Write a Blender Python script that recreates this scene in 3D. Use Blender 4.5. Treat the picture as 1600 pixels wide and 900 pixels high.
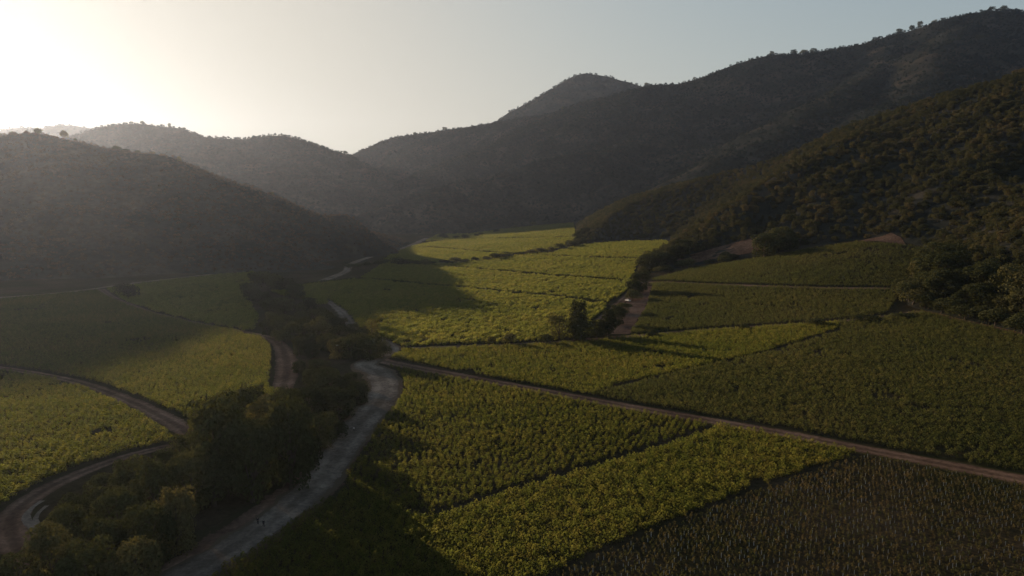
import bpy, math, random
import numpy as np
from mathutils import Vector

R = math.radians
for o in list(bpy.data.objects):
    bpy.data.objects.remove(o)

# ------------------------------------------------------------------ camera, sky, sun, exposure
S = bpy.context.scene
CAM_H = 70.0                      # drone height above the valley floor
FOC = 1150.0                      # focal length in pixels of a 1600 px wide frame
PITCH = math.atan(120 / FOC)      # horizon 120 px above the middle of the frame
cam_d = bpy.data.cameras.new('camera')
cam_d.sensor_width = 36.0
cam_d.lens = 36.0 * FOC / 1600
cam_d.clip_start, cam_d.clip_end = 0.5, 20000
cam = bpy.data.objects.new('camera', cam_d)
S.collection.objects.link(cam)
cam.location = (0, 0, CAM_H)
cam.rotation_euler = (math.pi / 2 - PITCH, 0, 0)
S.camera = cam

SUN_AZ, SUN_EL = R(41), R(11.5)   # azimuth measured from +Y towards -X
W = bpy.data.worlds.new('World')
S.world = W
W.use_nodes = True
nt = W.node_tree
nt.nodes.clear()
sky = nt.nodes.new('ShaderNodeTexSky')
sky.sky_type = 'NISHITA'
sky.sun_disc = False
sky.sun_elevation = SUN_EL
sky.sun_rotation = -SUN_AZ
sky.altitude = 200
sky.air_density = 1.0
sky.dust_density = 2.0
sky.ozone_density = 1.0
bg = nt.nodes.new('ShaderNodeBackground')
bg.inputs['Strength'].default_value = 0.112
wo = nt.nodes.new('ShaderNodeOutputWorld')
# highlight roll-off put into the sky colour: the glow levels off instead of peaking, the same rule over the whole dome
sep = nt.nodes.new('ShaderNodeSeparateColor')
com = nt.nodes.new('ShaderNodeCombineColor')
nt.links.new(sky.outputs[0], sep.inputs[0])
for ch, (tint, rate) in enumerate(((3.12, 0.39), (2.97, 0.42), (2.58, 0.54))):
    a1 = nt.nodes.new('ShaderNodeMath'); a1.operation = 'MULTIPLY'; a1.inputs[1].default_value = -rate
    a2 = nt.nodes.new('ShaderNodeMath'); a2.operation = 'EXPONENT'
    a3 = nt.nodes.new('ShaderNodeMath'); a3.operation = 'SUBTRACT'; a3.inputs[0].default_value = 1.0
    a4 = nt.nodes.new('ShaderNodeMath'); a4.operation = 'MULTIPLY'; a4.inputs[1].default_value = tint
    nt.links.new(sep.outputs[ch], a1.inputs[0]); nt.links.new(a1.outputs[0], a2.inputs[0])
    nt.links.new(a2.outputs[0], a3.inputs[1]); nt.links.new(a3.outputs[0], a4.inputs[0])
    nt.links.new(a4.outputs[0], com.inputs[ch])
nt.links.new(com.outputs[0], bg.inputs[0])
nt.links.new(bg.outputs[0], wo.inputs[0])

sun_d = bpy.data.lights.new('sun', 'SUN')
sun_d.energy = 5.0
sun_d.angle = R(0.5)
sun_d.color = (1.0, 0.72, 0.47)
sun = bpy.data.objects.new('sun', sun_d)
S.collection.objects.link(sun)
TO_SUN = Vector((-math.sin(SUN_AZ) * math.cos(SUN_EL), math.cos(SUN_AZ) * math.cos(SUN_EL), math.sin(SUN_EL)))
sun.rotation_euler = TO_SUN.to_track_quat('Z', 'Y').to_euler()
sun.location = (-300, 300, 400)

S.view_settings.view_transform = 'Standard'
S.view_settings.look = 'None'
S.view_settings.exposure = 0.85
S.view_settings.gamma = 1.0
S.view_settings.use_curve_mapping = False
S.render.engine = 'CYCLES'
cy = S.cycles
cy.use_denoising = True
cy.max_bounces = 5
cy.diffuse_bounces = 2
cy.glossy_bounces = 1
cy.transmission_bounces = 3
cy.volume_bounces = 1
cy.transparent_max_bounces = 4
cy.use_adaptive_sampling = True
cy.adaptive_threshold = 0.006

HAZE_DENSITY = 0.30e-4
HAZE_ANISO = 0.70
HAZE_COLOR = (0.60, 0.74, 1.0)

# ------------------------------------------------------------------ helpers
rng = np.random.default_rng(7)
random.seed(7)
COL = S.collection


def _hash(ix, iy, s):
    n = (ix.astype(np.int64) * 374761393 + iy.astype(np.int64) * 668265263 + s * 1442695041) & 0xffffffff
    n = ((n ^ (n >> 13)) * 1274126177) & 0xffffffff
    return ((n ^ (n >> 16)) & 0xffff) / 65535.0


def vnoise(x, y, s=0):
    x = np.asarray(x, float); y = np.asarray(y, float)
    ix, iy = np.floor(x), np.floor(y)
    fx, fy = x - ix, y - iy
    fx = fx * fx * (3 - 2 * fx); fy = fy * fy * (3 - 2 * fy)
    a, b = _hash(ix, iy, s), _hash(ix + 1, iy, s)
    c, d = _hash(ix, iy + 1, s), _hash(ix + 1, iy + 1, s)
    return (a * (1 - fx) + b * fx) * (1 - fy) + (c * (1 - fx) + d * fx) * fy * 1.0


def fbm(x, y, s=0, o=4):
    """-1..1"""
    v, a, t = 0.0, 1.0, 0.0
    for k in range(o):
        v = v + a * (vnoise(x, y, s + k * 17) * 2 - 1)
        t += a; a *= 0.5
        x = np.asarray(x) * 2.03 + 3.1; y = np.asarray(y) * 2.03 - 1.7
    return v / t


def ray(px, py):
    """direction through a point of the photograph, in world axes"""
    px = np.asarray(px, float); py = np.asarray(py, float)
    cx, cyy = (px - 800) / FOC, (450 - py) / FOC
    c, s = math.cos(PITCH), math.sin(PITCH)
    return cx, c + s * cyy, -s + c * cyy


def on_ray(px, py, D):
    dx, dy, dz = ray(px, py)
    t = np.asarray(D, float) / dy
    return np.stack([dx * t, dy * t, CAM_H + dz * t], -1)


def project(P):
    P = np.asarray(P, float)
    c, s = math.cos(PITCH), math.sin(PITCH)
    z = P[..., 2] - CAM_H
    d = P[..., 1] * c - z * s
    u = P[..., 1] * s + z * c
    return 800 + FOC * P[..., 0] / d, 450 - FOC * u / d, d


def srelu(v, w):
    return 0.5 * (v + np.sqrt(v * v + w * w))


def ground(x, y):
    x = np.asarray(x, float); y = np.asarray(y, float)
    up = 0.020 * srelu(y - 230, 80)
    x0 = 62 - 0.12 * (np.clip(y, -500, 1800) - 230)
    rise = 0.085 * srelu(x - x0, 40)
    rise = 60 * np.tanh(rise / 60)
    up = 70 * np.tanh(up / 70)
    knoll = 23 * np.exp(-(((x - 300) / 120) ** 2 + ((y - 560) / 105) ** 2))
    swell = 0.8 * fbm(x / 90, y / 90, 5, 2) * np.clip((np.hypot(x, y) - 60) / 200, 0, 1)
    return up + rise + knoll + swell


def spline(P, n):
    """Catmull-Rom through the points, n steps for each span"""
    P = np.asarray(P, float)
    Q = np.vstack([2 * P[0] - P[1], P, 2 * P[-1] - P[-2]])
    out = []
    for i in range(1, len(Q) - 2):
        t = np.linspace(0, 1, n, endpoint=False)[:, None]
        p0, p1, p2, p3 = Q[i - 1], Q[i], Q[i + 1], Q[i + 2]
        out.append(0.5 * (2 * p1 + (p2 - p0) * t + (2 * p0 - 5 * p1 + 4 * p2 - p3) * t ** 2 + (3 * p1 - p0 - 3 * p2 + p3) * t ** 3))
    out.append(P[-1:])
    return np.vstack(out)


class Hill:
    def __init__(self, ridges, rough, cell, sink=0.0, seed=1, wob=0.35, soft=2.0, crown=None):
        self.R = []
        for pts, slope in ridges:
            p = np.array([on_ray(*q) for q in pts])
            p[:, 2] -= sink
            self.R.append((spline(p, 3), slope))
        self.rough, self.cell, self.seed, self.wob, self.soft, self.crown = rough, cell, seed, wob, soft, crown or cell * 0.8

    def h(self, x, y):
        x = np.asarray(x, float); y = np.asarray(y, float)
        L = self.cell * 9
        wob = 1 + self.wob * fbm(x / L, y / L, self.seed, 4)
        out = np.full(x.shape, -1e3)
        for P, s in self.R:
            best = np.full(x.shape, -1e3)
            for a, b in zip(P[:-1], P[1:]):
                ab = b[:2] - a[:2]
                t = np.clip(((x - a[0]) * ab[0] + (y - a[1]) * ab[1]) / (ab @ ab + 1e-9), 0, 1)
                d = np.hypot(x - a[0] - t * ab[0], y - a[1] - t * ab[1]) * wob
                r = self.crown
                best = np.maximum(best, a[2] + t * (b[2] - a[2]) - (np.sqrt((s * d) ** 2 + r * r) - r))
            k = self.cell * self.soft
            m = np.maximum(out, best)
            out = m + np.where(np.abs(out - best) < k, (k - np.abs(out - best)) ** 2 / (4 * k), 0)
        return out + self.rough * fbm(x / (self.cell * 4), y / (self.cell * 4), self.seed + 50, 3)


# crests read off the skyline, brown hill's unseen left end raised for its shadow: (across, up, metres away)
HILLS = {
 'brown hill': Hill([([(-900, 215, 1000), (-600, 190, 1000), (-300, 176, 1000), (-120, 183, 1010), (0, 208, 1045), (100, 216, 1030), (180, 231, 1010),
        (250, 245, 990), (300, 264, 985), (350, 289, 980), (430, 322, 1000), (500, 338, 1060), (580, 359, 1150), (645, 378, 1235)], 0.47),
        ([(60, 214, 1040), (110, 300, 860), (150, 390, 730), (160, 440, 660)], 0.42),
        ([(250, 245, 990), (300, 310, 880), (360, 380, 770)], 0.45),
        ([(430, 322, 1000), (450, 360, 920), (470, 395, 850)], 0.5)], 2.5, 12, 3, 3),
 'far left hill': Hill([([(-300, 260, 2600), (60, 226, 2600), (150, 199, 2550), (210, 192, 2500), (270, 202, 2500), (340, 214, 2450), (440, 215, 2400),
        (480, 224, 2350), (550, 246, 2300), (600, 290, 2200), (630, 325, 2120)], 0.62),
        ([(440, 215, 2400), (450, 260, 2100), (440, 300, 1850), (430, 330, 1650)], 0.45),
        ([(270, 202, 2500), (290, 250, 2200), (300, 290, 1900)], 0.45)], 5, 22, 4, 11),
 'farthest hill': Hill([([(-400, 235, 4200), (-150, 217, 4200), (0, 210, 4200), (40, 198, 4200), (62, 205, 4200), (100, 195, 4200), (140, 204, 4200), (260, 245, 4200)], 0.45)], 7, 40, 4, 21),
 'mountain': Hill([([(500, 275, 3050), (540, 252, 3000), (570, 236, 2950), (630, 212, 2900), (700, 202, 2850), (760, 193, 2800), (834, 180, 2720), (875, 173, 2680), (912, 162, 2640),
        (950, 149, 2580), (1010, 134, 2500), (1060, 130, 2480), (1100, 120, 2450), (1150, 102, 2420), (1200, 86, 2400), (1260, 82, 2380), (1320, 72, 2340),
        (1400, 54, 2300), (1450, 40, 2260), (1500, 24, 2220), (1560, 16, 2200), (1620, 24, 2200), (1800, 70, 2200), (2100, 130, 2200)], 0.72),
        ([(1100, 120, 2450), (1050, 185, 2200), (960, 228, 2000), (870, 242, 1880), (760, 270, 1780), (690, 292, 1740), (610, 321, 1720), (550, 350, 1700)], 0.60),
        ([(1404, 54, 2300), (1381, 101, 2040), (1334, 132, 1840), (1288, 162, 1690), (1200, 215, 1520), (1110, 268, 1420), (1020, 315, 1400)], 0.64),
        ([(1525, 22, 2200), (1470, 82, 1880), (1455, 124, 1680), (1400, 165, 1500), (1330, 205, 1360)], 0.66),
        ([(1680, 40, 2200), (1640, 90, 1950), (1590, 130, 1750), (1540, 160, 1600)], 0.66),
        ([(1210, 86, 2400), (1160, 150, 2250), (1090, 200, 2080)], 0.6),
        ([(912, 162, 2640), (800, 215, 2380), (680, 262, 2220), (560, 305, 2100)], 0.64),
        ([(700, 202, 2850), (620, 255, 2600), (530, 300, 2350)], 0.62),
        ([(1010, 134, 2500), (930, 190, 2350), (850, 222, 2230)], 0.66), ([(1320, 72, 2340), (1260, 130, 2200), (1170, 190, 2030), (1080, 245, 1850)], 0.66),
        ([(1450, 40, 2260), (1430, 100, 2050), (1370, 150, 1880), (1280, 205, 1700)], 0.68)], 6, 20, 4, 31, 0.34, 0.8, 42),
 'peak': Hill([([(600, 260, 3900), (700, 222, 3850), (800, 183, 3800), (860, 153, 3720), (890, 130, 3700), (910, 120, 3700), (950, 121, 3650), (1000, 133, 3600), (1150, 170, 3600)], 0.6),
        ([(910, 120, 3700), (860, 190, 3400)], 0.6)], 7, 36, 4, 41),
 'wooded slope': Hill([([(890, 366, 1520), (905, 356, 1500), (960, 327, 1350), (1010, 306, 1220), (1060, 292, 1130), (1130, 276, 1050), (1200, 252, 990), (1270, 231, 940),
        (1330, 209, 900), (1400, 182, 860), (1500, 149, 810), (1600, 124, 770), (1750, 80, 730), (2000, 30, 700), (2300, 20, 690)], 0.46),
        ([(1640, 140, 740), (1599, 160, 720), (1544, 190, 680), (1490, 229, 655), (1443, 264, 625), (1373, 311, 595), (1323, 330, 585), (1240, 352, 605), (1170, 379, 640), (1085, 407, 680)], 0.58),
        ([(2000, 190, 520), (1700, 266, 500), (1599, 302, 498), (1544, 317, 500), (1482, 342, 512), (1430, 372, 530)], 0.5),
        ([(2000, 300, 400), (1750, 345, 395), (1600, 392, 400), (1520, 418, 410), (1460, 445, 425)], 0.42),
        ([(1270, 231, 940), (1190, 300, 860), (1120, 340, 830)], 0.55),
        ([(1400, 182, 860), (1340, 240, 790), (1270, 290, 740), (1215, 330, 720)], 0.6), ([(1600, 124, 770), (1560, 190, 660), (1540, 240, 600), (1500, 290, 560)], 0.6)], 2.0, 9, 0, 51, 0.34, 1.0, 14),
}


HILL_BOX = {      # x0, x1, y0, y1, cell of each hill's sheet
 'brown hill': (-1700, 150, 480, 1500, 8), 'far left hill': (-2200, -150, 1400, 3100, 16), 'farthest hill': (-5200, -1200, 3300, 5200, 36),
 'mountain': (-1500, 3200, 1250, 3900, 14), 'peak': (-1300, 2000, 2700, 4700, 30), 'wooded slope': (40, 1100, 290, 1800, 6),
}
SHEET = {}
for k, (xa, xb, ya, yb, st) in HILL_BOX.items():
    hx, hy = np.arange(xa, xb + 1, st), np.arange(ya, yb + 1, st)
    X, Y = np.meshgrid(hx, hy)
    SHEET[k] = (hx, hy, HILLS[k].h(X, Y))


# the woods stop at the vineyards: the slope starts rising at their upper edge
KEEP_PX = [(650, 380), (690, 366), (740, 364), (800, 354), (896, 346), (902, 384), (960, 376), (1040, 375), (1056, 386), (1012, 404), (1014, 428), (1080, 416), (1200, 398), (1280, 384), (1340, 375),
           (1400, 377), (1447, 388), (1440, 425), (1408, 448), (1412, 478), (1450, 488), (1520, 504), (1640, 533), (1800, 580), (1800, 1000), (100, 1000), (100, 500), (500, 440), (560, 405)]


def trim_to_fields():
    a = np.array(KEEP_PX, float)
    d = np.vstack([p + (q - p) * np.linspace(0, 1, 5, endpoint=False)[:, None] for p, q in zip(a, np.roll(a, -1, 0))])
    K = at(d[:, 0], d[:, 1])[:, :2]
    for k in ('wooded slope', 'mountain'):
        hx, hy, Z = SHEET[k]
        X, Y = np.meshgrid(hx, hy)
        dd = dist_line(np.vstack([K, K[:1]]), X, Y)
        dd = np.where(inside(K, X, Y), -dd, dd)
        G = ground(X, Y)
        lim = G + np.where(dd < 0, dd * 1.0 - 1.0, dd * 0.62 - 1.0)
        SHEET[k] = (hx, hy, np.minimum(Z, lim))


def hill_z(k, x, y):
    """height of a hill's sheet, read between its corners"""
    hx, hy, Z = SHEET[k]
    st = hx[1] - hx[0]
    u = np.clip((x - hx[0]) / st, 0, len(hx) - 1.001); v = np.clip((y - hy[0]) / st, 0, len(hy) - 1.001)
    i, j = u.astype(int), v.astype(int)
    a, b = u - i, v - j
    z = (Z[j, i] * (1 - a) + Z[j, i + 1] * a) * (1 - b) + (Z[j + 1, i] * (1 - a) + Z[j + 1, i + 1] * a) * b
    out = (x < hx[0]) | (x > hx[-1]) | (y < hy[0]) | (y > hy[-1])
    return np.where(out, -1e3, z)


def height(x, y, which=None):
    z = ground(x, y)
    for k in HILLS:
        if which is None or k in which:
            z = np.maximum(z, hill_z(k, x, y))
    return z


def at(px, py, hills=False, far=2600):
    """where the line of sight through (px, py) meets the land"""
    px = np.atleast_1d(np.asarray(px, float)); py = np.atleast_1d(np.asarray(py, float))
    dx, dy, dz = ray(px, py)
    f = (lambda x, y: height(x, y, ('brown hill', 'wooded slope'))) if hills else ground
    lo = np.full(px.shape, 40.0); hi = np.full(px.shape, far)
    done = np.zeros(px.shape, bool)
    t0 = 60.0
    while t0 < far and not done.all():
        t1 = t0 * 1.02 + 1
        under = (CAM_H + dz * t1 < f(dx * t1, dy * t1)) & ~done
        lo[under], hi[under] = t0, t1
        done |= under
        t0 = t1
    for _ in range(14):
        m = (lo + hi) / 2
        under = CAM_H + dz * m < f(dx * m, dy * m)
        hi = np.where(under, m, hi); lo = np.where(under, lo, m)
    x, y = dx * hi, dy * hi
    return np.stack([x, y, f(x, y)], -1)


def inside(P, x, y):
    r = np.zeros(x.shape, bool)
    j = len(P) - 1
    for i in range(len(P)):
        xi, yi, xj, yj = P[i][0], P[i][1], P[j][0], P[j][1]
        c = ((yi > y) != (yj > y)) & (x < (xj - xi) * (y - yi) / (yj - yi + 1e-12) + xi)
        r ^= c
        j = i
    return r


def dist_line(P, x, y):
    d = np.full(x.shape, 1e9)
    for a, b in zip(P[:-1], P[1:]):
        ab = b[:2] - a[:2]
        t = np.clip(((x - a[0]) * ab[0] + (y - a[1]) * ab[1]) / (ab @ ab + 1e-9), 0, 1)
        d = np.minimum(d, np.hypot(x - a[0] - t * ab[0], y - a[1] - t * ab[1]))
    return d


trim_to_fields()


def tag(o, label=None, cat=None, group=None, kind=None):
    if label: o['label'] = label
    if cat: o['category'] = cat
    if group: o['group'] = group
    if kind: o['kind'] = kind
    return o


def mesh_obj(name, V, F, mats=(), parent=None, smooth=False, link=True, mi=None):
    me = bpy.data.meshes.new(name)
    V = np.asarray(V, np.float32)
    if isinstance(F, np.ndarray):
        me.vertices.add(len(V)); me.vertices.foreach_set('co', V.ravel())
        n = F.shape[1]
        me.loops.add(F.size); me.loops.foreach_set('vertex_index', F.astype(np.int32).ravel())
        me.polygons.add(len(F)); me.polygons.foreach_set('loop_start', np.arange(0, F.size, n, dtype=np.int32))
        me.update(calc_edges=True)
    else:
        me.from_pydata(V.tolist(), [], F)
    for m in mats: me.materials.append(m)
    if mi is not None: me.polygons.foreach_set('material_index', np.asarray(mi, np.int32))
    if smooth: me.polygons.foreach_set('use_smooth', np.ones(len(me.polygons), bool))
    me.validate()
    o = bpy.data.objects.new(name, me)
    if link: COL.objects.link(o)
    if parent: o.parent = parent
    return o


# ------------------------------------------------------------------ materials
def mat_new(name):
    m = bpy.data.materials.new(name)
    m.use_nodes = True
    t = m.node_tree
    t.nodes.clear()
    out = t.nodes.new('ShaderNodeOutputMaterial')
    return m, t, out


def node(t, typ, **kw):
    n = t.nodes.new(typ)
    for k, v in kw.items():
        if k.startswith('i_'):
            n.inputs[k[2:].replace('_', ' ')].default_value = v
        else:
            setattr(n, k, v)
    return n


def ramp(t, fac, stops):
    r = t.nodes.new('ShaderNodeValToRGB')
    e = r.color_ramp.elements
    e[0].position, e[0].color = stops[0][0], (*stops[0][1], 1)
    e[1].position, e[1].color = stops[-1][0], (*stops[-1][1], 1)
    for p, c in stops[1:-1]:
        k = e.new(p); k.color = (*c, 1)
    t.links.new(fac, r.inputs[0])
    return r.outputs[0]


def mix(t, fac, a, b, mode='MIX'):
    n = t.nodes.new('ShaderNodeMix'); n.data_type = 'RGBA'; n.blend_type = mode
    for sock, v in ((n.inputs[0], fac), (n.inputs[6], a), (n.inputs[7], b)):
        if hasattr(v, 'node'): t.links.new(v, sock)
        else: sock.default_value = v if isinstance(v, float) else (*v, 1)
    return n.outputs[2]


def earth(name, c1, c2, c3, big=0.02, small=0.6, bump=0.4, bd=0.3, ruts=None):
    """soil, gravel, dry grass: two scales of mottling and fine relief"""
    m, t, out = mat_new(name)
    co = node(t, 'ShaderNodeNewGeometry').outputs['Position']
    n1 = node(t, 'ShaderNodeTexNoise', i_Scale=big, i_Detail=6.0, i_Roughness=0.62)
    n2 = node(t, 'ShaderNodeTexNoise', i_Scale=small, i_Detail=7.0, i_Roughness=0.7)
    t.links.new(co, n1.inputs['Vector']); t.links.new(co, n2.inputs['Vector'])
    a = ramp(t, n1.outputs[0], [(0.36, c1), (0.52, c2), (0.66, c3)])
    b = ramp(t, n2.outputs[0], [(0.3, (0.55, 0.55, 0.55)), (0.7, (1.35, 1.35, 1.35))])
    c = mix(t, 1.0, a, b, 'MULTIPLY')
    if ruts:          # wheel ruts run along the road, weeds keep the crown and eat into the edges
        lo, hi, weed = ruts
        ac = node(t, 'ShaderNodeAttribute', attribute_name='across').outputs['Fac']
        ab = node(t, 'ShaderNodeMath', operation='ABSOLUTE'); t.links.new(ac, ab.inputs[0])
        wv = node(t, 'ShaderNodeTexNoise', i_Scale=0.35, i_Detail=5.0, i_Roughness=0.65); t.links.new(co, wv.inputs['Vector'])
        ad = node(t, 'ShaderNodeMath', operation='MULTIPLY_ADD'); t.links.new(wv.outputs[0], ad.inputs[0]); ad.inputs[1].default_value = 0.42
        t.links.new(ab.outputs[0], ad.inputs[2])
        g = ramp(t, ad.outputs[0], [(0.22, (lo,) * 3), (0.40, (lo * 1.05,) * 3), (0.54, (hi,) * 3), (0.72, (hi * .92,) * 3), (0.90, (lo,) * 3), (1.0, (lo * .9,) * 3)])
        c = mix(t, 1.0, c, g, 'MULTIPLY')
        e = ramp(t, ad.outputs[0], [(0.0, (0.25,) * 3), (0.24, (0.10,) * 3), (0.36, (0, 0, 0)), (0.98, (0, 0, 0)), (1.0, (1, 1, 1))])
        sc = node(t, 'ShaderNodeMath', operation='MULTIPLY_ADD'); t.links.new(ad.outputs[0], sc.inputs[0]); sc.inputs[1].default_value = 4.0; sc.inputs[2].default_value = -3.9
        cl = node(t, 'ShaderNodeClamp'); t.links.new(sc.outputs[0], cl.inputs[0])
        c = mix(t, cl.outputs[0], mix(t, e, c, weed), weed)
    bs = node(t, 'ShaderNodeBsdfDiffuse', i_Roughness=0.9)
    t.links.new(c, bs.inputs['Color'])
    bp = node(t, 'ShaderNodeBump', i_Strength=bump, i_Distance=bd)
    t.links.new(n2.outputs[0], bp.inputs['Height']); t.links.new(bp.outputs[0], bs.inputs['Normal'])
    t.links.new(bs.outputs[0], out.inputs[0])
    return m


def leaf_mat(name, cols, trans, tcol):
    """leaves: colour differs from plant to plant and in patches over the land; thin enough to let light through"""
    m, t, out = mat_new(name)
    oi = node(t, 'ShaderNodeObjectInfo')
    pos = node(t, 'ShaderNodeNewGeometry').outputs['Position']
    nz = node(t, 'ShaderNodeTexNoise', i_Scale=0.018, i_Detail=4.0)
    t.links.new(pos, nz.inputs['Vector'])
    fine = node(t, 'ShaderNodeTexNoise', i_Scale=1.3, i_Detail=3.0)
    t.links.new(pos, fine.inputs['Vector'])
    mx = node(t, 'ShaderNodeMath', operation='MULTIPLY_ADD')
    t.links.new(oi.outputs['Random'], mx.inputs[0]); mx.inputs[1].default_value = 0.55
    sub = node(t, 'ShaderNodeMath', operation='SUBTRACT'); t.links.new(nz.outputs[0], sub.inputs[0]); sub.inputs[1].default_value = 0.26
    t.links.new(sub.outputs[0], mx.inputs[2])
    a = ramp(t, mx.outputs[0], [(0.1 + 0.8 * i / (len(cols) - 1), c) for i, c in enumerate(cols)])
    f = ramp(t, fine.outputs[0], [(0.3, (0.65, 0.65, 0.65)), (0.7, (1.3, 1.3, 1.3))])
    c = mix(t, 1.0, a, f, 'MULTIPLY')
    df = node(t, 'ShaderNodeBsdfDiffuse')
    t.links.new(c, df.inputs['Color'])
    tr = node(t, 'ShaderNodeBsdfTranslucent')
    t.links.new(mix(t, 1.0, c, tcol, 'MULTIPLY'), tr.inputs[0])
    ms = node(t, 'ShaderNodeMixShader'); ms.inputs[0].default_value = trans
    t.links.new(df.outputs[0], ms.inputs[1]); t.links.new(tr.outputs[0], ms.inputs[2])
    t.links.new(ms.outputs[0], out.inputs[0])
    return m


def plain(name, col, rough=0.7, spec=0.3):
    m, t, out = mat_new(name)
    nz = node(t, 'ShaderNodeTexNoise', i_Scale=6.0, i_Detail=4.0)
    tc = node(t, 'ShaderNodeTexCoord'); t.links.new(tc.outputs['Object'], nz.inputs['Vector'])
    c = ramp(t, nz.outputs[0], [(0.3, tuple(v * 0.8 for v in col)), (0.7, tuple(v * 1.15 for v in col))])
    bs = node(t, 'ShaderNodeBsdfPrincipled', i_Roughness=rough)
    bs.inputs['Specular IOR Level'].default_value = spec
    t.links.new(c, bs.inputs['Base Color']); t.links.new(bs.outputs[0], out.inputs[0])
    return m


M = {
 'ground': earth('dry_ground', (0.022, 0.022, 0.010), (0.036, 0.029, 0.017), (0.055, 0.041, 0.026)),
 'hill': earth('hill_scrub', (0.020, 0.024, 0.020), (0.034, 0.034, 0.028), (0.062, 0.052, 0.040), 0.012, 0.12, 0.6, 1.5),
 'gravel': earth('pale_gravel', (0.100, 0.080, 0.063), (0.145, 0.116, 0.092), (0.21, 0.17, 0.136), 0.07, 0.9, 0.35, 0.15, (0.85, 1.12, (0.085, 0.064, 0.044))),
 'dirt': earth('brown_dirt', (0.078, 0.050, 0.036), (0.112, 0.073, 0.053), (0.150, 0.100, 0.074), 0.06, 0.8, 0.35, 0.15, (0.8, 1.25, (0.034, 0.030, 0.016))),
 'redsoil': earth('bare_reddish_soil', (0.065, 0.040, 0.030), (0.100, 0.064, 0.047), (0.14, 0.095, 0.070), 0.05, 0.5, 0.5, 0.3),
 'pale': earth('pale_wheel_track', (0.11, 0.095, 0.08), (0.15, 0.13, 0.11), (0.19, 0.165, 0.14), 0.2, 1.5, 0.3, 0.1),
 'vine': leaf_mat('vine_leaf', [(0.038, 0.050, 0.017), (0.053, 0.063, 0.021), (0.067, 0.071, 0.025), (0.080, 0.074, 0.029)], 0.70, (1.7, 1.65, 0.9)),
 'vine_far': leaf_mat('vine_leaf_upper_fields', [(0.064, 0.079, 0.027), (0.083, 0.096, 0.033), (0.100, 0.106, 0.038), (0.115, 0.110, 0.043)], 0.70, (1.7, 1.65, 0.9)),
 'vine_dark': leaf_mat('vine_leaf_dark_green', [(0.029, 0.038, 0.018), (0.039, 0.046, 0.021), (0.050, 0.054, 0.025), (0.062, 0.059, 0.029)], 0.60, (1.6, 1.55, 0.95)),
 'vine_dull': leaf_mat('sparse_vine_leaf', [(0.036, 0.044, 0.022), (0.050, 0.054, 0.028), (0.068, 0.062, 0.036), (0.086, 0.070, 0.044)], 0.45, (1.3, 1.2, 0.7)),
 'tree': leaf_mat('tree_leaf', [(0.020, 0.025, 0.012), (0.034, 0.039, 0.018), (0.056, 0.059, 0.026), (0.096, 0.086, 0.040)], 0.24, (1.3, 1.25, 0.7)),
 'tree_pale': leaf_mat('pale_tree_leaf', [(0.060, 0.058, 0.024), (0.075, 0.070, 0.026), (0.085, 0.076, 0.030)], 0.4, (1.3, 1.2, 0.6)),
 'shrub': leaf_mat('hill_shrub_leaf', [(0.012, 0.022, 0.024), (0.017, 0.029, 0.030), (0.025, 0.035, 0.035), (0.047, 0.046, 0.041)], 0.3, (1.2, 1.15, 0.8)),  # bluish cast of sky light on the mountain is put into the leaf colour
 'scrub': leaf_mat('dry_scrub_leaf', [(0.040, 0.034, 0.022), (0.056, 0.044, 0.030), (0.074, 0.054, 0.038), (0.090, 0.064, 0.046)], 0.3, (1.2, 1.1, 0.8)),
 'wood': leaf_mat('slope_tree_leaf', [(0.026, 0.031, 0.016), (0.042, 0.046, 0.022), (0.058, 0.058, 0.028), (0.084, 0.070, 0.038)], 0.34, (1.4, 1.3, 0.9)),
 'bark': plain('bark', (0.06, 0.047, 0.035), 0.9, 0.1),
 'post': plain('weathered_post', (0.48, 0.46, 0.44), 0.7, 0.3),
}

# ------------------------------------------------------------------ the land
def axis(parts):
    out = []
    for a, b, st in parts:
        out.append(np.arange(a, b, st))
    return np.concatenate(out + [[parts[-1][1]]])


gx = axis([(-6000, -1500, 300), (-1500, -500, 40), (-500, 450, 4), (450, 1500, 40), (1500, 6000, 300)])
gy = axis([(-800, 40, 60), (40, 520, 4), (520, 1700, 8), (1700, 2600, 60), (2600, 6000, 300)])
X, Y = np.meshgrid(gx, gy)
nx, ny = len(gx), len(gy)


def grid_faces(nx, ny):
    i = np.arange(nx - 1)[None, :] + np.arange(ny - 1)[:, None] * nx
    return np.stack([i, i + 1, i + nx + 1, i + nx], -1).reshape(-1, 4)


g_o = mesh_obj('ground', np.stack([X, Y, ground(X, Y)], -1).reshape(-1, 3), grid_faces(nx, ny), [M['ground']], smooth=True)
tag(g_o, 'brown valley floor under the vineyards', None, kind='structure')

HILL_INFO = {
 'brown hill': ('hazy brown hill rising beyond the fields on the sunward side'),
 'far left hill': ('pale hazy hill behind the brown hill'),
 'farthest hill': ('faintest pale hill on the skyline beside the sun glow'),
 'mountain': ('big dark mountain with long spurs climbing to the highest skyline'),
 'peak': ('blunt bluish peak standing behind the mountain shoulder'),
 'wooded slope': ('wooded slope with dark gullies above the upper vineyards'),
}
for k, lab in HILL_INFO.items():
    hx, hy, Z = SHEET[k]
    X, Y = np.meshgrid(hx, hy)
    G = ground(X, Y)
    ok = (Z > G - 4)
    Z = np.maximum(Z, G - 12)
    F = grid_faces(len(hx), len(hy))
    F = F[ok.ravel()[F].any(1)]
    used = np.unique(F)
    mp = np.zeros(X.size, int); mp[used] = np.arange(len(used))
    V = np.stack([X, Y, Z], -1).reshape(-1, 3)[used]
    tag(mesh_obj('hill', V, mp[F], [M['hill']], smooth=True), lab, None, kind='structure')

# ------------------------------------------------------------------ roads and tracks
ROADS = []      # world centre line and half width, for keeping vines off


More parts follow.
